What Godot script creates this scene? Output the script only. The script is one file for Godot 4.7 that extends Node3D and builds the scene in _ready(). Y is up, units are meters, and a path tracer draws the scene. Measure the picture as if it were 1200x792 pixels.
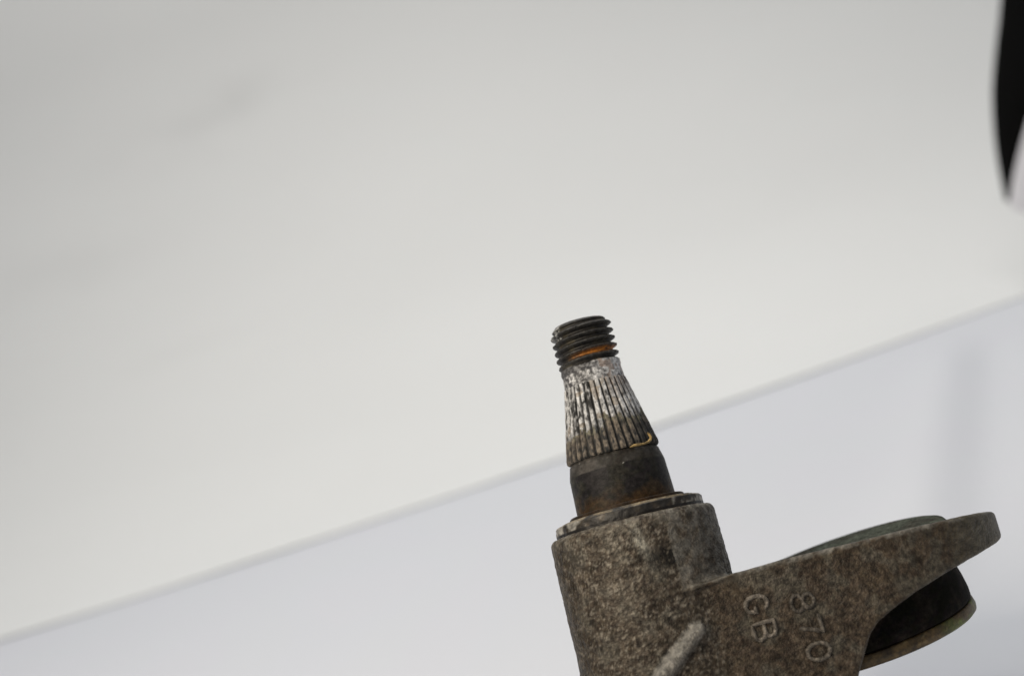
extends Node3D
# Close-up of a worn steering gearbox: splined sector shaft, cast housing, mounting eye with rubber bushing,
# standing on a cool white cover in front of a curved warm white backdrop sheet. Lengths of the gearbox are in
# millimetres in its own axes (y along the shaft, z towards the viewer) and scaled to metres on commit.

const MM := 0.001
var grit: ImageTexture
var grain: ImageTexture
var relief: ImageTexture
var n_fine := FastNoiseLite.new()
var n_mid := FastNoiseLite.new()
var n_big := FastNoiseLite.new()
var gear: Node3D
var gear_basis: Basis
var gear_origin: Vector3
var ground_n: Vector3
var ground_d := 0.0

# ---------------------------------------------------------------- helpers

func lin(r: float, g: float, b: float) -> Color:
	return Color(r, g, b)

func tag(o: Node, label: String, category := "", kind := "") -> void:
	if label: o.set_meta("label", label)
	if category: o.set_meta("category", category)
	if kind: o.set_meta("kind", kind)

func part(called: String, mesh: Mesh, mat: Material, parent: Node) -> MeshInstance3D:
	var m := MeshInstance3D.new()
	m.name = called
	m.mesh = mesh
	m.material_override = mat
	m.cast_shadow = GeometryInstance3D.SHADOW_CASTING_SETTING_DOUBLE_SIDED
	parent.add_child(m, true)
	return m

func commit(v: PackedVector3Array, idx: PackedInt32Array, c: PackedColorArray, uv := PackedVector2Array()) -> ArrayMesh:
	var n := PackedVector3Array()
	n.resize(v.size())
	for t in range(0, idx.size(), 3):
		var a := idx[t]
		var b := idx[t + 1]
		var d := idx[t + 2]
		var k := (v[d] - v[a]).cross(v[b] - v[a])
		n[a] += k
		n[b] += k
		n[d] += k
	for i in n.size():
		n[i] = n[i].normalized() if n[i].length_squared() > 1e-24 else Vector3.UP
	var s := []
	s.resize(Mesh.ARRAY_MAX)
	s[Mesh.ARRAY_VERTEX] = v
	s[Mesh.ARRAY_NORMAL] = n
	if c.size(): s[Mesh.ARRAY_COLOR] = c
	if uv.size(): s[Mesh.ARRAY_TEX_UV] = uv
	s[Mesh.ARRAY_INDEX] = idx
	var m := ArrayMesh.new()
	m.add_surface_from_arrays(Mesh.PRIMITIVE_TRIANGLES, s)
	return m

# A turned surface: rows from top to bottom, each (y, r); rad(theta, y, r) may reshape it, tint(theta, y, p, share) colours it.
func lathe(rows: Array, around: int, rad: Callable, tint: Callable) -> ArrayMesh:
	var v := PackedVector3Array()
	var c := PackedColorArray()
	var idx := PackedInt32Array()
	for k in rows.size():
		var y: float = rows[k][0]
		for i in around:
			var th := TAU * i / around
			var q: Array = rad.call(th, y, rows[k][1])
			var p := Vector3(q[0] * sin(th), y, q[0] * cos(th))
			v.append(p * MM)
			c.append(tint.call(th, y, p, q[1]))
	for k in rows.size() - 1:
		for i in around:
			var a := k * around + i
			var b := k * around + (i + 1) % around
			idx.append_array([a, b, a + around, b, b + around, a + around])
	for e in 2:   # caps
		var k: int = 0 if e == 0 else rows.size() - 1
		var mid := v.size()
		v.append(Vector3(0, rows[k][0], 0) * MM)
		c.append(c[k * around])
		for i in around:
			var a := k * around + i
			var b := k * around + (i + 1) % around
			if e == 0: idx.append_array([mid, b, a])
			else: idx.append_array([mid, a, b])
	return commit(v, idx, c)

# rows through (y, r) stations with spacing at most `step`
func rows_of(stations: Array, step: float) -> Array:
	var out := []
	for k in stations.size() - 1:
		var a: Array = stations[k]
		var b: Array = stations[k + 1]
		var n := maxi(1, ceili(Vector2(a[0] - b[0], a[1] - b[1]).length() / step))
		for j in n:
			out.append([lerpf(a[0], b[0], j / float(n)), lerpf(a[1], b[1], j / float(n))])
	out.append(stations[-1])
	return out

func tube(points: Array, radius: float, sides: int, color: Color, closed := false, flat := 1.0) -> ArrayMesh:
	var v := PackedVector3Array()
	var c := PackedColorArray()
	var idx := PackedInt32Array()
	var n := points.size()
	for k in n:
		var a: Vector3 = points[(k - 1 + n) % n] if closed or k > 0 else points[k]
		var b: Vector3 = points[(k + 1) % n] if closed or k < n - 1 else points[k]
		var t := (b - a).normalized()
		var s := t.cross(Vector3(0, 0, 1))
		if s.length() < 0.1: s = t.cross(Vector3(1, 0, 0))
		s = s.normalized()
		var u := s.cross(t).normalized()
		var rr := radius * (1.0 + 0.3 * n_mid.get_noise_3dv(points[k] * 4.0))
		if not closed and (k == 0 or k == n - 1): rr *= 0.4
		for i in sides:
			var an := TAU * i / sides
			v.append((points[k] + (s * cos(an) + u * sin(an) * flat) * rr) * MM)
			c.append(color * (0.55 + 2.2 * absf(n_mid.get_noise_3dv(points[k] * 3.0 + Vector3(i, 0, 0)))))
	for k in (n if closed else n - 1):
		for i in sides:
			var a := k * sides + i
			var b := k * sides + (i + 1) % sides
			var d := ((k + 1) % n) * sides + i
			var e := ((k + 1) % n) * sides + (i + 1) % sides
			idx.append_array([a, d, b, b, d, e])
	return commit(v, idx, c)

func noise_image(size: int, build: Callable) -> Image:
	var im := Image.create(size, size, false, Image.FORMAT_RGBA8)
	for y in size:
		for x in size:
			var g: float = build.call(x, y)
			im.set_pixel(x, y, Color(g, g, g))
	return im

func seamless(freq: float, octaves: int, sd: int, size: int) -> Image:
	var f := FastNoiseLite.new()
	f.seed = sd
	f.noise_type = FastNoiseLite.TYPE_SIMPLEX_SMOOTH
	f.frequency = freq
	f.fractal_octaves = octaves
	return f.get_seamless_image(size, size, false, false, 0.12, true)

func textures() -> void:
	var a := seamless(0.035, 4, 11, 512)
	var b := seamless(0.012, 3, 12, 512)
	var d := seamless(0.11, 2, 13, 512)
	grit = ImageTexture.create_from_image(noise_image(512, func(x, y):
		var k := a.get_pixel(x, y).r * 0.55 + b.get_pixel(x, y).r * 0.2 + d.get_pixel(x, y).r * 0.25
		return clampf(0.78 + (k - 0.5) * 1.1, 0.3, 1.0)))
	relief = ImageTexture.create_from_image(noise_image(512, func(x, y):
		return clampf(a.get_pixel(x, y).r * 0.6 + d.get_pixel(x, y).r * 0.4, 0.0, 1.0)))
	grain = ImageTexture.create_from_image(noise_image(512, func(x, y):
		return clampf(0.93 + (b.get_pixel(x, y).r - 0.5) * 0.1 + (d.get_pixel(x, y).r - 0.5) * 0.06, 0.0, 1.0)))

func worn(rough: float, metal: float, tile_mm: float, bump_mm: float, tex := true) -> StandardMaterial3D:
	var m := StandardMaterial3D.new()
	m.vertex_color_use_as_albedo = true
	m.roughness = rough
	m.metallic = metal
	m.uv1_triplanar = true
	m.uv1_scale = Vector3.ONE / (tile_mm * MM)
	if tex: m.albedo_texture = grit
	if bump_mm > 0.0:
		m.heightmap_enabled = true
		m.heightmap_texture = relief
		m.heightmap_scale = bump_mm * 0.1
	return m

# ---------------------------------------------------------------- the casting as a distance field, in mm

const ZF := 22.0      # front of the web
const RR := 46.0      # outside of the mounting eye
const XC := 68.2      # its centre
const ZC := -24.0
const EAR_T := 8.5
var profile := PackedVector2Array([
	Vector2(-8, -24.6), Vector2(25, -24.9), Vector2(42, -24.4), Vector2(62, -24.6), Vector2(84, -24.6), Vector2(103, -24.7),
	Vector2(128, -25.2), Vector2(250, -27.0), Vector2(250, -33.5), Vector2(128, -34.2), Vector2(109, -36.1), Vector2(98.7, -37.7), Vector2(87.4, -39.9),
	Vector2(77.8, -42.5), Vector2(68.9, -45.8), Vector2(63.2, -48.6), Vector2(60.2, -51.2), Vector2(57.6, -55.2), Vector2(53.3, -62), Vector2(50, -78),
	Vector2(-8, -78)])

func sd_profile(p: Vector2) -> float:
	var n := profile.size()
	var d := 1e12
	var s := 1.0
	var j := n - 1
	for i in n:
		var vi := profile[i]
		var e := profile[j] - vi
		var w := p - vi
		d = minf(d, (w - e * clampf(w.dot(e) / e.length_squared(), 0.0, 1.0)).length_squared())
		var c1 := p.y >= vi.y
		var c2 := p.y < profile[j].y
		var c3 := e.x * w.y > e.y * w.x
		if (c1 and c2 and c3) or (not c1 and not c2 and not c3): s = -s
		j = i
	return s * sqrt(d)

func smin(a: float, b: float, k: float) -> float:
	var h := maxf(k - absf(a - b), 0.0) / k
	return minf(a, b) - h * h * k * 0.25

func capsule(p: Vector3, a: Vector3, b: Vector3, ra: float, rb: float) -> float:
	var ab := b - a
	var t := clampf((p - a).dot(ab) / ab.length_squared(), 0.0, 1.0)
	return (p - a - ab * t).length() - lerpf(ra, rb, t)

func sd_lower(p: Vector3) -> float:   # the gearbox body below, cut flat where it stands
	var q := Vector2(Vector2(p.y + 80.0, p.z + 8.0).length() - 26.5, absf(p.x - 9.0) - 27.5)
	return minf(maxf(q.x, q.y), 0.0) + Vector2(maxf(q.x, 0), maxf(q.y, 0)).length() - 12.0

func casting(p: Vector3) -> float:
	# boss
	var rb := 26.55 + 0.012 * (-p.y)
	var q := Vector2(Vector2(p.x, p.z).length() - rb + 2.2, maxf(p.y + 1.5 + 2.2, -70.0 - p.y))
	var d := minf(maxf(q.x, q.y), 0.0) + Vector2(maxf(q.x, 0), maxf(q.y, 0)).length() - 2.2
	# web and mounting eye: a band whose plan runs straight, then round the bushing
	var plan: float
	var s: float
	if p.x < XC and p.z > ZC:
		var t := EAR_T + 3.0 * clampf((40.0 - p.x) / 30.0, 0.0, 1.0)
		plan = absf(p.z - (ZF - t * 0.5)) - t * 0.5
		s = p.x
	else:
		var rel := Vector2(p.x - XC, p.z - ZC)
		plan = absf(rel.length() - (RR - EAR_T * 0.5)) - EAR_T * 0.5
		var th := atan2(rel.x, rel.y)
		if th < -0.001: th += TAU
		s = XC + RR * minf(th, 4.2)
		if th > 4.0: plan += (th - 4.0) * 30.0
	var w := plan
	if plan < 8.0:
		var e := sd_profile(Vector2(s, p.y))
		w = minf(maxf(plan, e) + 1.3, 0.0) + Vector2(maxf(plan + 1.3, 0), maxf(e + 1.3, 0)).length() - 1.3
	d = smin(d, w, 2.2)
	if p.y > -32.0 and p.x < 30.0 and p.z > 10.0:   # ragged seam of the web across the boss
		d = smin(d, capsule(p, Vector3(26.0, -25.6, 21.6), Vector3(5.0, -26.6, 25.6), 0.75, 0.5), 0.8)
	# rib across the foot of the boss
	if p.y < -30.0 and p.x < 30.0:
		d = smin(d, capsule(p, Vector3(11.4, -38.5, 24.9), Vector3(-4.7, -50.9, 28.3), 2.25, 2.6), 0.7)
		d = smin(d, sd_lower(p), 4.0)
	return maxf(d, -66.0 - p.y)

func rough_casting(p: Vector3) -> float:
	var d := casting(p)
	if absf(d) < 2.0:
		var bossy := clampf((28.0 - Vector2(p.x, p.z).length()) * 0.5, 0.0, 1.0) * clampf((-p.y) / 10.0, 0.25, 1.0)
		d += 0.2 * n_fine.get_noise_3dv(p) * (0.5 + 0.9 * bossy) + n_mid.get_noise_3dv(p) * (0.12 + 0.2 * bossy) + 0.3 * bossy * n_mid.get_noise_3d(p.x * 1.1, p.y * 3.2 + p.x * 0.5, p.z * 1.1)
	return d

func lower_casting(p: Vector3) -> float:
	var d := maxf(sd_lower(p), p.y + 60.0)
	return maxf(d, -(ground_n.dot(p) + ground_d))

func surface_nets(field: Callable, lo: Vector3, hi: Vector3, h: float, tint: Callable) -> ArrayMesh:
	var B := 5
	var nx := ceili((hi.x - lo.x) / h / B) * B + 1
	var ny := ceili((hi.y - lo.y) / h / B) * B + 1
	var nz := ceili((hi.z - lo.z) / h / B) * B + 1
	var val := PackedFloat32Array()
	val.resize(nx * ny * nz)
	val.fill(1e9)
	var cell := PackedInt32Array()
	cell.resize(nx * ny * nz)
	cell.fill(-1)
	var sy := nx
	var sz := nx * ny
	var reach := h * B * 0.87 * 1.15 + 0.6
	var active := []
	for bz in range(0, nz - 1, B):
		for by in range(0, ny - 1, B):
			for bx in range(0, nx - 1, B):
				var mid := lo + Vector3(bx + B * 0.5, by + B * 0.5, bz + B * 0.5) * h
				if absf(field.call(mid)) > reach: continue
				active.append(Vector3i(bx, by, bz))
				for z in range(bz, bz + B + 1):
					for y in range(by, by + B + 1):
						var at := bx + y * sy + z * sz
						for x in range(bx, bx + B + 1):
							if val[at] > 1e8: val[at] = field.call(lo + Vector3(x, y, z) * h)
							at += 1
	var v := PackedVector3Array()
	var c := PackedColorArray()
	var idx := PackedInt32Array()
	var off := [0, 1, sy, sy + 1, sz, sz + 1, sz + sy, sz + sy + 1]
	var cells := PackedInt32Array()
	for b in active:
		for z in range(b.z, b.z + B):
			for y in range(b.y, b.y + B):
				for x in range(b.x, b.x + B):
					var at: int = x + y * sy + z * sz
					var first := val[at] < 0.0
					var mixed := false
					for k in 8:
						if (val[at + off[k]] < 0.0) != first:
							mixed = true
							break
					if not mixed: continue
					var sum := Vector3.ZERO
					var n := 0
					for k in 8:
						for axis in 3:
							if k & (1 << axis): continue
							var va := val[at + off[k]]
							var vb := val[at + off[k | (1 << axis)]]
							if (va < 0.0) == (vb < 0.0): continue
							var q := Vector3(k & 1, (k >> 1) & 1, (k >> 2) & 1)
							q[axis] = va / (va - vb)
							sum += q
							n += 1
					var p := lo + (Vector3(x, y, z) + sum / n) * h
					cell[at] = v.size()
					v.append(p * MM)
					c.append(tint.call(p))
					cells.append(at)
	for at in cells:
		var inside := val[at] < 0.0
		for axis in 3:
			var step: int = [1, sy, sz][axis]
			if (val[at + step] < 0.0) == inside: continue
			var u: int = [sy, sz, 1][axis]
			var w: int = [sz, 1, sy][axis]
			if at - u - w < 0: continue
			var a := cell[at]
			var b := cell[at - u]
			var d := cell[at - u - w]
			var e := cell[at - w]
			if a < 0 or b < 0 or d < 0 or e < 0: continue
			if inside: idx.append_array([a, d, b, a, e, d])
			else: idx.append_array([a, b, d, a, d, e])
	return commit(v, idx, c)

func cast_tint(p: Vector3) -> Color:
	var a := n_big.get_noise_3dv(p)
	var b := n_mid.get_noise_3dv(p * 1.3 + Vector3(40, 0, 0))
	var f := n_fine.get_noise_3dv(p * 1.4 + Vector3(0, 70, 0))
	var boss := clampf((29.0 - Vector2(p.x, p.z).length()) * 0.4, 0.0, 1.0)
	var rip := n_mid.get_noise_3d(p.x * 1.1, p.y * 3.2 + p.x * 0.5, p.z * 1.1) * boss
	f = f * 0.6 - rip * 0.5 + 0.55 * n_fine.get_noise_3dv(p * 2.6)
	var patch := n_big.get_noise_3dv(p * 2.2 + Vector3(0, 0, 90))
	var c := Color(0.13, 0.103, 0.078).lerp(Color(0.2, 0.178, 0.152), boss * clampf(0.5 + 0.9 * a, 0.0, 1.0))
	c = c.lerp(Color(0.045, 0.034, 0.024), clampf((b * 1.1 + patch * 0.7) * (1.0 + 0.6 * boss) + 0.08, 0.0, 0.75))
	c = c.lerp(Color(0.15, 0.12, 0.085), clampf(a * 1.6 - 0.1, 0.0, 0.55) * (1.0 - boss * 0.5))
	c = c.lerp(Color(0.2, 0.21, 0.19), clampf(-patch * 1.6 - 0.15, 0.0, 0.35))
	c = c.lerp(Color(0.56, 0.53, 0.47), clampf((f - 0.1) * 2.6, 0.0, 0.9) * (0.16 + 0.7 * boss))
	c = c.lerp(Color(0.022, 0.017, 0.012), clampf((-f - 0.12) * 2.8, 0.0, 0.85) * (0.5 + 0.5 * boss))
	if p.x > 90.0: c = c.lerp(Color(0.2, 0.19, 0.15), clampf((p.x - 86.0) / 20.0, 0.0, 0.72))  # light caught by the ear's turned right end, painted into the colour
	# dark brown band down the right of the boss, pale scrape below the rim, oily patch in the middle
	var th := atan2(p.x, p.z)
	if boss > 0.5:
		c = c.lerp(Color(0.07, 0.056, 0.038), smoothstep(-0.75, -1.15, th) * clampf(0.75 + b * 1.6, 0.0, 0.9))  # left edge darkened: shade of the turning side painted in, broken up with grime
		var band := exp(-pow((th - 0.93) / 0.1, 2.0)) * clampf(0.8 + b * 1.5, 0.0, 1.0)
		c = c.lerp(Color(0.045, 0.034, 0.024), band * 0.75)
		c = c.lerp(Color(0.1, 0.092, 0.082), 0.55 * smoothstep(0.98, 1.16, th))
		var scrape := exp(-pow((p.x - 1.5 - (p.y + 10.0) * -0.25) / 1.5, 2.0)) * exp(-pow((p.y + 9.0) / 7.0, 2.0))
		c = c.lerp(Color(0.55, 0.55, 0.5), clampf(scrape * (1.2 + f * 3.0), 0.0, 0.9))
		var oil := exp(-pow((p.x - 7.5) / 5.5, 2.0) - pow((p.y + 15.0) / 3.6, 2.0))
		c = c.lerp(Color(0.025, 0.024, 0.022), clampf(oil * (1.3 + b * 1.6 + f), 0.0, 0.88))
		var seam := capsule(p, Vector3(26.0, -25.0, 21.8), Vector3(2.0, -26.2, 26.0), 0.5, 0.3)
		c = c.lerp(Color(0.33, 0.3, 0.25), clampf((0.9 - seam) * (0.7 + f * 2.0), 0.0, 0.75))
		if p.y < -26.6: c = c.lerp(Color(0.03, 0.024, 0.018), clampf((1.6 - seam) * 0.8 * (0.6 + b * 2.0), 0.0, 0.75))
		var top := clampf((p.y + 7.0) / 4.0, 0.0, 1.0)
		c = c.lerp(Color(0.36, 0.34, 0.3), top * clampf(0.15 + b * 2.4 + f * 1.2, 0.0, 0.75))
	c = Color(c.r * 0.78, c.g * 0.73, c.b * 0.66)
	# rubbed rib and top edge; painted highlight along the rib's upper left
	var rib := capsule(p, Vector3(10.9, -38.1, 25.3), Vector3(-5.2, -50.5, 28.7), 1.95, 2.3)
	if rib < 1.0: c = c.lerp(Color(0.36, 0.34, 0.3), clampf(0.78 - rib * 0.6 + f * 0.7, 0.0, 0.85))
	if p.y > -25.8 and p.x > 10.0: c = c.lerp(Color(0.3, 0.28, 0.24), clampf(0.35 + b, 0.0, 0.7))
	return c

# ---------------------------------------------------------------- the scene

func _ready() -> void:
	# camera: rolled a little, looking slightly down, focused on the shaft
	var pitch := -6.0
	var roll := -18.6
	var h := 0.22
	var cam := Camera3D.new()
	cam.name = "camera"
	cam.fov = rad_to_deg(2.0 * atan(396.0 / 1700.0))
	cam.near = 0.02
	cam.far = 20.0
	cam.basis = Basis(Vector3.RIGHT, deg_to_rad(pitch)) * Basis(Vector3.BACK, deg_to_rad(roll))
	cam.position = Vector3(0, h, 0)
	var at := CameraAttributesPhysical.new()
	at.frustum_focal_length = 51.5
	at.exposure_aperture = 7.4
	at.frustum_focus_distance = 0.452
	at.frustum_near = 0.02
	at.frustum_far = 20.0
	cam.attributes = at
	add_child(cam)
	cam.current = true

	var env := Environment.new()
	env.background_mode = Environment.BG_COLOR
	env.background_color = Color(0.5, 0.51, 0.53).linear_to_srgb()
	env.background_energy_multiplier = 0.34
	env.tonemap_mode = Environment.TONE_MAPPER_LINEAR
	env.tonemap_exposure = 1.26
	env.sdfgi_enabled = true
	env.ssao_enabled = true
	env.ssil_enabled = true
	var we := WorldEnvironment.new()
	we.name = "environment"
	we.environment = env
	add_child(we)

	# a large soft lamp above and to the left
	var key := AreaLight3D.new()
	key.name = "overhead_softbox"
	key.area_size = Vector2(1.4, 1.3)
	key.light_energy = 1.34
	key.light_color = Color(1.0, 0.99, 0.975)
	key.area_range = 8.0
	key.shadow_enabled = true
	add_child(key)
	key.look_at_from_position(Vector3(0.08, 1.5, -1.02), Vector3(0.08, 0.0, -1.02), Vector3.FORWARD)

	# a smaller lamp added on the left, no source known, to shape the gearbox
	var side := AreaLight3D.new()
	side.name = "added_side_lamp"
	side.area_size = Vector2(0.25, 0.25)
	side.light_energy = 0.36
	side.light_color = Color(1.0, 0.95, 0.87)
	side.area_range = 8.0
	side.shadow_enabled = true
	add_child(side)
	side.look_at_from_position(Vector3(-0.42, 0.56, -0.03), Vector3(0.05, 0.13, -0.46), Vector3.UP)

	# where the gearbox stands
	var u := Vector3(-0.23707385, 0.94984589, -0.20393326).normalized()
	var o := Vector3(0.03734118, -0.05709412, -0.46)
	var zz := (-o - u * (-o).dot(u)).normalized()
	gear_basis = cam.basis * Basis(u.cross(zz), u, zz)
	gear_origin = cam.position + cam.basis * o
	ground_n = gear_basis.transposed() * Vector3.UP
	ground_d = gear_origin.y * 1000.0

	for n in [[n_fine, 0.55, 3, 5], [n_mid, 0.16, 3, 6], [n_big, 0.045, 3, 7]]:
		n[0].noise_type = FastNoiseLite.TYPE_SIMPLEX_SMOOTH
		n[0].frequency = n[1]
		n[0].fractal_octaves = n[2]
		n[0].seed = n[3]
	textures()
	setting()
	gearbox()
	fleck()
	backdrop_objects()

func sheet(nx: int, nv: int, at: Callable, tint: Callable, thick: float) -> ArrayMesh:
	# a sheet with real thickness: front and back skins joined round the edge
	var front := PackedVector3Array()
	for j in nv + 1:
		for i in nx + 1:
			front.append(at.call(i / float(nx), j / float(nv)))
	var v := PackedVector3Array()
	var c := PackedColorArray()
	var idx := PackedInt32Array()
	var w := nx + 1
	for side in 2:
		for j in nv + 1:
			for i in w:
				var p := front[j * w + i]
				if side == 1:
					var a := front[j * w + mini(i + 1, nx)] - front[j * w + maxi(i - 1, 0)]
					var b := front[mini(j + 1, nv) * w + i] - front[maxi(j - 1, 0) * w + i]
					p -= a.cross(b).normalized() * thick
				v.append(p)
				c.append(tint.call(p))
	var m := w * (nv + 1)
	for j in nv:
		for i in nx:
			var a := j * w + i
			idx.append_array([a, a + w, a + 1, a + 1, a + w, a + w + 1])
			idx.append_array([m + a, m + a + 1, m + a + w, m + a + 1, m + a + w + 1, m + a + w])
	for i in nx:
		idx.append_array([i, i + 1, m + i, i + 1, m + i + 1, m + i])
		var k := nv * w + i
		idx.append_array([k, m + k, k + 1, k + 1, m + k, m + k + 1])
	for j in nv:
		var a := j * w
		idx.append_array([a, m + a, a + w, a + w, m + a, m + a + w])
		var k := j * w + nx
		idx.append_array([k, k + w, m + k, k + w, m + k + w, m + k])
	return commit(v, idx, c)

func cloth_material(rough: float) -> StandardMaterial3D:
	var m := StandardMaterial3D.new()
	m.vertex_color_use_as_albedo = true
	m.roughness = rough
	m.metallic_specular = 0.3
	return m

func crease(x: float, z: float) -> float:   # two soft creases in the cover, running towards the viewer
	var cx := 0.176 + (-0.68 - z) * 0.39
	return (0.007 * exp(-pow((x - cx + 0.016) / 0.024, 2.0)) - 0.004 * exp(-pow((x - cx - 0.012) / 0.018, 2.0))) * clampf((z + 1.1) / 0.12, 0.0, 1.0) * clampf((-z - 0.5) / 0.2, 0.0, 1.0)

func setting() -> void:
	# the cool white cover on the table, with two soft creases that run towards the viewer on the right
	var cover := sheet(440, 120, func(a, b):
		var x := lerpf(-1.5, 1.3, a)
		var z := lerpf(0.25, -1.75, b)
		var y := 0.0012 * n_big.get_noise_2d(x * 9.0, z * 7.0)
		y += crease(x, z)
		return Vector3(x, y - 0.0025, z), func(p):
		return Color(0.645, 0.663, 0.708) * (1.0 + 0.02 * n_big.get_noise_2d(p.x * 30.0, p.z * 30.0)), 0.004)
	var t := part("table_cover", cover, cloth_material(0.7), self)
	tag(t, "cool white cover lying flat on the table under the steering gearbox", "table cover")
	t.set_meta("kind", "structure")
	# the warm white backdrop: its front edge lies on the cover, then it sweeps up
	var sweep := sheet(140, 120, func(a, b):
		var x := lerpf(-1.5, 1.3, a)
		var s: float = b * 1.15
		var y: float
		var z: float
		var r := 0.42
		if s < 0.03:
			z = -1.124 - s
			y = -0.0003 + 0.001 * n_big.get_noise_2d(x * 60.0, 3.0)
		elif s < 0.03 + r * 1.72:
			var an: float = (s - 0.03) / r
			z = -1.154 - r * sin(an)
			y = -0.0003 + r * (1.0 - cos(an))
		else:
			var k: float = s - 0.03 - r * 1.72
			z = -1.154 - r * sin(1.72) - k * cos(1.72)
			y = -0.0003 + r * (1.0 - cos(1.72)) + k * sin(1.72)
		var lift := 0.006 * n_big.get_noise_2d(x * 9.0, s * 14.0) * clampf(s * 6.0, 0.0, 1.0)
		lift += (0.0012 * n_big.get_noise_2d(x * 9.0, z * 7.0) + crease(x, z)) * clampf(1.0 - s * 10.0, 0.0, 1.0)
		return Vector3(x, y + lift, z - 0.15 * x * x + 0.003 * n_big.get_noise_2d(x * 30.0, 5.0)), func(p):
		var c := Color(0.745, 0.757, 0.757)
		var n := n_big.get_noise_2d(p.x * 24.0 + 9.0, (p.y - p.z) * 40.0)
		var q := Vector2(p.x + 0.24, p.y - 0.378 - (p.x + 0.24) * 0.12)
		var smudge := exp(-pow(q.x / 0.1, 2.0) - pow(q.y / 0.03, 2.0)) + 0.35 * exp(-pow((p.x + 0.45) / 0.12, 2.0) - pow((p.y - 0.275) / 0.03, 2.0)) + 0.3 * exp(-pow((p.x + 0.4) / 0.12, 2.0) - pow((p.y - 0.16) / 0.012, 2.0))
		return c * (1.0 + 0.035 * n - 0.1 * smudge * clampf(0.65 + 1.3 * n_big.get_noise_2d(p.x * 110.0, (p.y - p.z) * 160.0), 0.1, 1.3)), 0.0016)
	var s := part("backdrop_sheet", sweep, cloth_material(0.8), self)
	tag(s, "warm white backdrop sheet with grey smudges curving up behind the gearbox", "backdrop")
	s.set_meta("kind", "structure")

func gearbox() -> void:
	gear = Node3D.new()
	gear.name = "steering_gearbox"
	gear.basis = gear_basis
	gear.position = gear_origin
	add_child(gear)
	tag(gear, "grimy cast steering gearbox with splined threaded shaft and rubber bushed mounting eye", "gearbox")

	# housing
	var cast := worn(0.52, 0.15, 46.0, 0.7)
	cast.metallic_specular = 0.3
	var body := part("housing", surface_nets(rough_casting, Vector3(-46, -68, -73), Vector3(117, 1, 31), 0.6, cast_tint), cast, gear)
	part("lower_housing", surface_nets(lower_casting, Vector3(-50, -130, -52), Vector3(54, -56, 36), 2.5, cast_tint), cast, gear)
	letters(body, cast)
	shaft()
	bushing()

func letters(body: Node3D, mat: Material) -> void:
	# cast characters, turned a quarter clockwise: each stroke is (along the height, along the width) in 0..1
	var G := [[Vector2(.8, .92), Vector2(.93, .75), Vector2(1, .5), Vector2(.93, .22), Vector2(.72, .05), Vector2(.45, 0), Vector2(.2, .08), Vector2(.05, .28), Vector2(0, .55), Vector2(.08, .85), Vector2(.42, .95), Vector2(.42, .6)]]
	var Bb := [[Vector2(0, 0), Vector2(.5, 0), Vector2(1, 0), Vector2(1, .6), Vector2(.9, .85), Vector2(.75, .9), Vector2(.6, .82), Vector2(.52, .55), Vector2(.52, .05)], [Vector2(.52, .55), Vector2(.45, .85), Vector2(.25, 1), Vector2(.07, .88), Vector2(0, .6), Vector2(0, .02)]]
	var eight := [[], []]
	for k in 20:
		var an := TAU * k / 20.0
		eight[0].append(Vector2(.26 + .27 * cos(an), .5 + .5 * sin(an)))
		eight[1].append(Vector2(.76 + .24 * cos(an), .5 + .42 * sin(an)))
	var seven := [[Vector2(.9, 0), Vector2(1, .05), Vector2(1, .5), Vector2(1, 1), Vector2(.7, .8), Vector2(.35, .62), Vector2(0, .5)]]
	var zero := [[]]
	for k in 28:
		var an := TAU * k / 28.0
		zero[0].append(Vector2(.5 + .5 * cos(an), .5 + .5 * sin(an)))
	var all := [["embossed_letter", G, 29.9, -35.2, false, 0.24], ["embossed_letter", Bb, 30.2, -43.2, false, 0.24], ["embossed_digit", eight, 43.2, -37.8, true, 0.13], ["embossed_digit", seven, 43.4, -45.0, false, 0.15], ["embossed_digit", zero, 43.9, -52.6, true, 0.2]]
	for g in all:
		var v := PackedVector3Array()
		var n := PackedVector3Array()
		var c := PackedColorArray()
		var idx := PackedInt32Array()
		for stroke in g[1]:
			var fine := []
			var m: int = stroke.size()
			for k in (m if g[4] else m - 1):
				for j in 3:
					var q: Vector2 = stroke[k].lerp(stroke[(k + 1) % m], j / 3.0)
					var hx := (q.x - 0.5) * 6.6
					var wy := -(q.y - 0.5) * 4.8
					fine.append(Vector3(g[2] + hx, g[3] + wy + hx * 0.03, ZF + 0.0 + 0.18 + 0.3 * n_mid.get_noise_2d(g[2] + hx * 2.0, wy * 2.0)))
			if not g[4]:
				var q: Vector2 = stroke[-1]
				fine.append(Vector3(g[2] + (q.x - .5) * 6.6, g[3] - (q.y - .5) * 4.8, ZF + 0.1))
			var m2 := tube(fine, 0.66, 8, Color(1, 0.86, 0.7) * g[5] * 1.1, g[4])
			var arr := m2.surface_get_arrays(0)
			var at := v.size()
			v.append_array(arr[Mesh.ARRAY_VERTEX])
			c.append_array(arr[Mesh.ARRAY_COLOR])
			for i in arr[Mesh.ARRAY_INDEX]: idx.append(at + i)
		part(g[0], commit(v, idx, c), mat, body)

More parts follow.
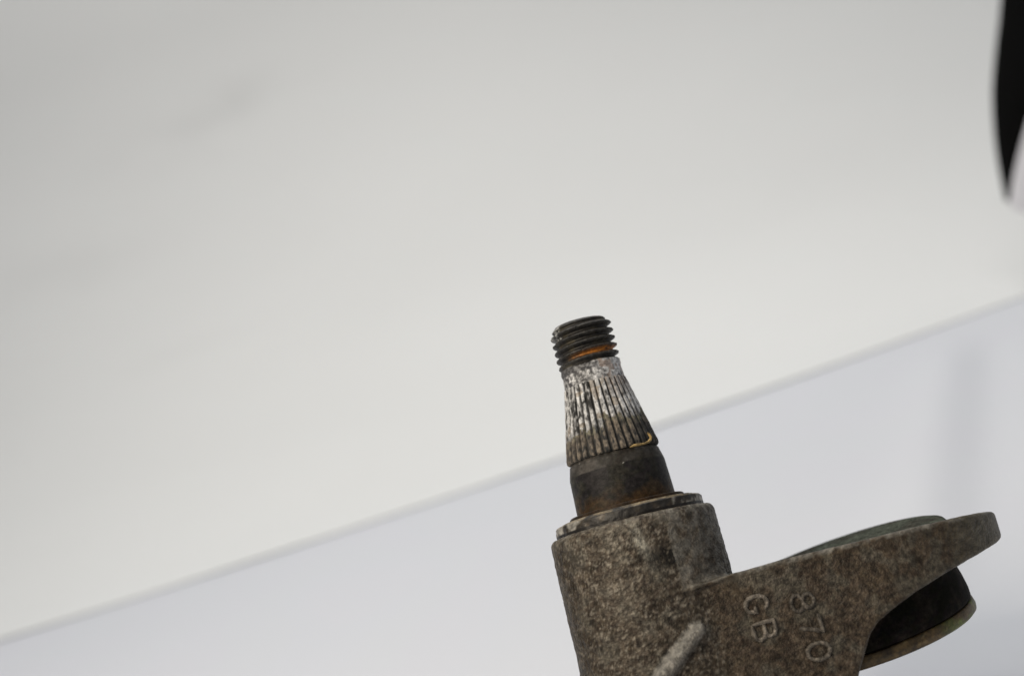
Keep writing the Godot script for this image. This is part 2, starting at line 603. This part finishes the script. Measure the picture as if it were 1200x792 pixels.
func shaft() -> void:
	var steel := worn(0.42, 0.35, 40.0, 0.06)
	var dark := worn(0.5, 0.0, 40.0, 0.1)
	dark.metallic_specular = 0.25
	# plain collar below the splines
	var collar := lathe(rows_of([[21.5, 13.2], [20.0, 14.2], [19.6, 14.6], [16.2, 15.45], [15.4, 15.6], [4.0, 16.0], [2.0, 16.0]], 0.3), 200,
		func(th, y, r): return [r + 0.04 * n_mid.get_noise_3d(sin(th) * r, y, cos(th) * r), 0.0],
		func(th, y, p, k):
			var a := n_mid.get_noise_3dv(p * 0.7)
			var f := n_fine.get_noise_3dv(p * 1.2)
			var c := Color(0.032, 0.0305, 0.028)
			if y > 16.0: c = Color(0.11, 0.1, 0.09).lerp(Color(0.05, 0.045, 0.04), clampf(0.3 + a * 2.0, 0.0, 1.0))
			c = c.lerp(Color(0.08, 0.044, 0.018), clampf((9.5 - y) / 5.0 + a * 1.3, 0.0, 0.95))
			c = c.lerp(Color(0.06, 0.055, 0.042), clampf(a * 1.4, 0.0, 0.5))
			if f > 0.7: c = c.lerp(Color(0.6, 0.58, 0.52), 0.8)
			return c)
	var root := part("sector_shaft", collar, dark, gear)
	# splined cone, 36 teeth
	var spl := lathe(rows_of([[44.6, 9.6], [44.2, 10.25], [22.0, 15.1], [21.0, 15.15], [20.5, 14.7], [20.4, 13.0]], 0.16), 36 * 14,
		func(th, y, r):
			var ph := fposmod(th * 36.0 / TAU + 0.05 * n_big.get_noise_2d(th * 40.0, y), 1.0)
			var tri := 1.0 - absf(ph * 2.0 - 1.0)
			var crest := smoothstep(0.12, 0.5, tri)
			var depth := lerpf(0.75, 0.4, clampf((y - 40.0) / 4.5, 0.0, 1.0))
			var p := Vector3(sin(th) * r, y, cos(th) * r)
			return [r - depth * (1.0 - crest) + 0.09 * n_fine.get_noise_3dv(p * 0.8) + 0.1 * n_mid.get_noise_3dv(p * 1.5), crest],
		func(th, y, p, crest):
			var a := n_mid.get_noise_3dv(p * 0.9)
			var f := n_fine.get_noise_3dv(Vector3(p.x, p.y * 0.45, p.z) * 1.3)
			var tooth := n_big.get_noise_2d(floorf(th * 36.0 / TAU) * 77.0, y * 1.2)
			var c := Color(0.035, 0.032, 0.03).lerp(Color(0.1, 0.095, 0.09), clampf(f + 0.2, 0.0, 1.0) * crest)
			var edge := 29.6 + 3.2 * a + 2.0 * sin(th) + 2.5 * tooth + 2.0 * f
			if y > edge:
				var white := clampf(crest * (0.95 + tooth * 1.2 + f * 1.4 + a * 0.8) * clampf(0.55 + (y - edge) * 0.14, 0.0, 1.0), 0.0, 1.0)
				c = c.lerp(Color(0.86, 0.85, 0.83), white)
				if a > 0.18 and tooth > 0.0: c = c.lerp(Color(0.3, 0.2, 0.09), 0.5)
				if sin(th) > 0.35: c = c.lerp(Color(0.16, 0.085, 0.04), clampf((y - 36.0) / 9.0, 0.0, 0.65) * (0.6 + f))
			else:
				c = c.lerp(Color(0.27, 0.22, 0.165), clampf(crest * (0.62 + f * 1.3 + a), 0.0, 0.95))
				c = c.lerp(Color(0.3, 0.29, 0.2), exp(-pow((y - edge + 0.8) / 1.1, 2.0)) * clampf(0.4 + f * 1.5 + sin(th) * 0.3, 0.0, 0.8))
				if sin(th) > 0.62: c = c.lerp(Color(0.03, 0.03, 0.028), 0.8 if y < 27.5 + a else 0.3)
			return c)
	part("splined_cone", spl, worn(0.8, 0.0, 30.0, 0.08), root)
	# threaded end with the neck below it
	var rows := []
	for k in 151:
		var y := 65.0 - k * 0.14
		rows.append([y, 10.0])
	var thr := lathe(rows, 220,
		func(th, y, r):
			var p := Vector3(sin(th) * 10.0, y, cos(th) * 10.0)
			var ph := fposmod((y - 50.9) / 2.55 - th / TAU, 1.0)
			var tri := 1.0 - absf(ph * 2.0 - 1.0)
			var crest := smoothstep(0.12, 0.9, tri)
			crest = lerpf(crest, clampf((tri - 0.2) / 0.66, 0.0, 1.0), 0.75)
			if n_mid.get_noise_3dv(p * 1.7) > 0.22: crest *= 0.8
			var run := clampf((y - 50.2 + 0.4 * sin(th + 1.0)) / 1.6, 0.0, 1.0)
			var rr := lerpf(9.75, 8.55 + 1.75 * crest, run)
			rr = lerpf(rr, 9.95, exp(-pow((y - 49.4) / 0.45, 2.0)) * 0.8)
			if y < 48.5: rr = lerpf(9.6, 9.9, clampf((48.5 - y) / 3.0, 0.0, 1.0))
			var top: float = 8.5 + (64.75 - y) * 0.95
			rr = minf(rr, top)
			return [rr + 0.05 * n_fine.get_noise_3dv(p) + 0.07 * n_mid.get_noise_3dv(p), crest * run],
		func(th, y, p, crest):
			var a := n_mid.get_noise_3dv(p * 0.9)
			var f := n_fine.get_noise_3dv(p * 1.2)
			var c := Color(0.028, 0.025, 0.022).lerp(Color(0.085, 0.08, 0.07), clampf(crest * (0.35 + f), 0.0, 1.0))
			var line: float = y - 2.55 * th / TAU if th < PI else y - 2.55 * (th - TAU) / TAU
			c = c.lerp(Color(0.12, 0.1, 0.05), clampf(a * 1.5, 0.0, 0.45) * (1.0 - crest))
			var rust := exp(-pow((line - 53.5) / 0.8, 2.0)) * clampf(0.75 + sin(th) * 1.0, 0.0, 1.0)
			c = c.lerp(Color(0.72, 0.27, 0.035), clampf(rust * (1.1 + f * 0.9 + a * 1.2) * (1.0 - 0.75 * crest), 0.0, 0.95))
			if y < 50.6 + 0.5 * a:
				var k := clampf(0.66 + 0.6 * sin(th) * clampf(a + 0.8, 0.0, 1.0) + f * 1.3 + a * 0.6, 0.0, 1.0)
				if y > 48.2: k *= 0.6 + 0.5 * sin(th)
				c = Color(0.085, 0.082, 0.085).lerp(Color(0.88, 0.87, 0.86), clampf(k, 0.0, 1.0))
				if sin(th) > 0.3 and a > 0.02: c = c.lerp(Color(0.42, 0.22, 0.1), 0.45)
			if y > 60.5 and sin(th) < -0.75 and f > 0.0: c = Color(0.55, 0.55, 0.53)
			return c)
	part("threaded_end", thr, worn(0.6, 0.1, 30.0, 0.05), root)

	# seal washer and the outer retaining ring on the boss
	var seal := lathe(rows_of([[3.9, 15.0], [3.9, 18.2], [3.6, 18.6], [2.0, 18.7]], 0.5), 120,
		func(th, y, r): return [r, 0.0],
		func(th, y, p, k):
			var a := n_mid.get_noise_3dv(p)
			return Color(0.045, 0.03, 0.018).lerp(Color(0.11, 0.06, 0.025), clampf(a * 2.0, 0.0, 0.8)))
	part("seal_washer", seal, dark, gear)
	var ring := lathe(rows_of([[2.6, 17.0], [2.6, 21.2], [2.1, 21.6], [2.0, 23.2], [1.5, 23.75], [-0.4, 23.9], [-1.9, 23.9], [-2.2, 20.0]], 0.3), 240,
		func(th, y, r):
			var p := Vector3(sin(th) * r, y, cos(th) * r)
			return [r + 0.34 * n_mid.get_noise_3dv(p * 1.4) + 0.06 * n_fine.get_noise_3dv(p), 0.0],
		func(th, y, p, k):
			var a := n_mid.get_noise_3dv(p * 1.2)
			var f := n_fine.get_noise_3dv(p)
			var side := smoothstep(0.4, 0.8, absf(sin(th - 0.05)))
			var c := Color(0.035, 0.03, 0.025).lerp(Color(0.11, 0.08, 0.05), clampf(side * 0.7 + a * 1.6, 0.0, 1.0))
			c = c.lerp(Color(0.6, 0.57, 0.5), clampf((a * 1.8 + f * 0.6 - 0.62 + side * 0.95), 0.0, 0.9))
			if y > 1.75: c = c.lerp(Color(0.4, 0.31, 0.18), 0.75 * clampf(0.75 + a * 2.0 + sin(th) * 0.5, 0.0, 1.0))
			if y < -0.6: c = Color(0.02, 0.017, 0.014)  # shadow of the gap under the ring, painted as a near-black band
			return c)
	part("retaining_ring", ring, worn(0.5, 0.3, 40.0, 0.12), gear)

func bushing() -> void:
	var up := Vector3(-0.11, 0.98, 0.14).normalized()
	var side := up.cross(Vector3(0, 0, 1)).normalized()
	var b := Basis(side, up, side.cross(up))
	var rubber := worn(0.8, 0.0, 40.0, 0.08)
	rubber.metallic_specular = 0.2
	var wob := func(th, y, r): return [r + 0.12 * n_mid.get_noise_3d(sin(th) * r * 0.6, y, cos(th) * r * 0.6), 0.0]
	var body := lathe(rows_of([[12.5, 20.0], [12.5, 30.0], [6.0, 33.0], [0, 34.2], [-4.0, 34.9], [-8.0, 35.3], [-10.6, 35.2], [-11.6, 34.2], [-11.6, 12.0]], 1.2), 140, wob,
		func(th, y, p, k): return Color(0.009, 0.008, 0.0075).lerp(Color(0.032, 0.025, 0.02), clampf(n_mid.get_noise_3dv(p * 0.6) * 1.6 + 0.25 + 0.8 * n_fine.get_noise_3dv(p * 0.7), 0.0, 1.0)))
	var root := part("rubber_bushing", body, rubber, gear)
	root.basis = b
	root.position = Vector3(63.84, -40.97, -24.0) * MM
	var top := lathe(rows_of([[15.0, 9.0], [15.1, 30.0], [15.0, 35.0], [14.6, 36.2], [13.8, 36.7], [12.0, 36.7], [11.0, 36.0], [9.6, 28.0]], 1.0), 160, wob,
		func(th, y, p, k): return Color(0.1, 0.112, 0.09).lerp(Color(0.06, 0.055, 0.045), clampf(n_mid.get_noise_3dv(p * 0.5) * 1.6 + (0.5 if y < 13.6 else 0.1), 0.0, 1.0)))
	var dull := worn(0.85, 0.0, 40.0, 0.15)
	dull.metallic_specular = 0.12
	part("upper_flange", top, dull, root)
	var low := lathe(rows_of([[-11.3, 30.0], [-11.3, 35.1], [-11.7, 35.4], [-13.4, 35.7], [-14.8, 35.4], [-15.4, 34.6], [-15.5, 10.0]], 0.6), 220, wob,
		func(th, y, p, k):
			var a := n_mid.get_noise_3dv(p * 0.8)
			var c := Color(0.14, 0.092, 0.036).lerp(Color(0.05, 0.03, 0.014), clampf(0.3 + a * 2.0, 0.0, 1.0))
			c = c.lerp(Color(0.25, 0.34, 0.05), clampf((a + 0.1) * 2.2, 0.0, 0.7) * exp(-pow((th - 0.95) / 0.35, 2.0)))
			return c.lerp(Color(0.26, 0.2, 0.1), clampf(n_fine.get_noise_3dv(p) * 2.0 - 0.5, 0.0, 0.6)))
	part("lower_flange", low, worn(0.5, 0.25, 40.0, 0.12), root)

func fleck() -> void:
	# dried yellow fibre caught at the foot of the splines
	var pts := [Vector3(5.6, 20.1, 14.75), Vector3(6.9, 20.35, 14.3), Vector3(8.1, 20.4, 13.7), Vector3(9.3, 20.35, 12.9), Vector3(10.4, 20.4, 12.1), Vector3(11.6, 20.7, 11.0), Vector3(12.5, 21.4, 9.9), Vector3(12.8, 22.2, 9.3), Vector3(12.5, 23.2, 9.4), Vector3(12.1, 23.8, 9.8)]
	var m := worn(0.8, 0.0, 20.0, 0.0)
	var t := part("fibre_fleck", tube(pts, 0.42, 7, Color(0.5, 0.34, 0.13)), m, self)
	t.basis = gear_basis
	t.position = gear_origin
	tag(t, "tiny curled yellow fibre caught at the lower right end of the shaft splines", "fibre")

func backdrop_objects() -> void:
	# black solid before the backdrop, standing in for a dark gap at the far right, and a pale card that hides its right side
	var v := PackedVector3Array()
	var c := PackedColorArray()
	var idx := PackedInt32Array()
	var n := 40
	var ring := 16
	for k in n + 1:
		var s := k / float(n)
		var y := 0.07 + 0.36 * s
		var wd := 0.05 * pow(clampf(s / 0.25, 0.0, 1.0), 0.75) + 0.005
		var left := 0.4275 + 0.125 * pow(s, 1.45) - 0.0028 * sin(PI * clampf(s / 0.4, 0.0, 1.0)) + 0.02 * maxf(s - 0.25, 0.0)
		for i in ring:
			var an := TAU * i / ring
			v.append(Vector3(left + wd * 0.5 + wd * 0.5 * cos(an), y, -1.2 + 0.006 * sin(an)))
			c.append(Color(0.006, 0.006, 0.006))
	for k in n:
		for i in ring:
			var a := k * ring + i
			var b := k * ring + (i + 1) % ring
			idx.append_array([a, b, a + ring, b, b + ring, a + ring])
	var m := StandardMaterial3D.new()
	m.vertex_color_use_as_albedo = true
	m.roughness = 0.85
	m.metallic_specular = 0.2
	var st := part("dark_gap_solid", commit(v, idx, c), m, self)
	tag(st, "black tapering solid added at the upper right edge to stand for a dark gap beside the backdrop", "strap")
	var card := sheet(12, 20, func(a, b):
		return Vector3(0.417 + 0.075 * a + 0.062 * pow(b, 1.15) + 0.03 * b * b + 0.004 * sin(b * 3.0), 0.07 - 0.066 * a + 0.12 * b, -1.165 - 0.03 * b + 0.008 * sin(a * 3.0)), func(p): return Color(0.72, 0.71, 0.74), 0.002)
	var cd := part("pale_card", card, cloth_material(0.8), self)
	tag(cd, "pale lilac white card standing tilted at the right edge beside the black solid that stands for a dark gap", "card")
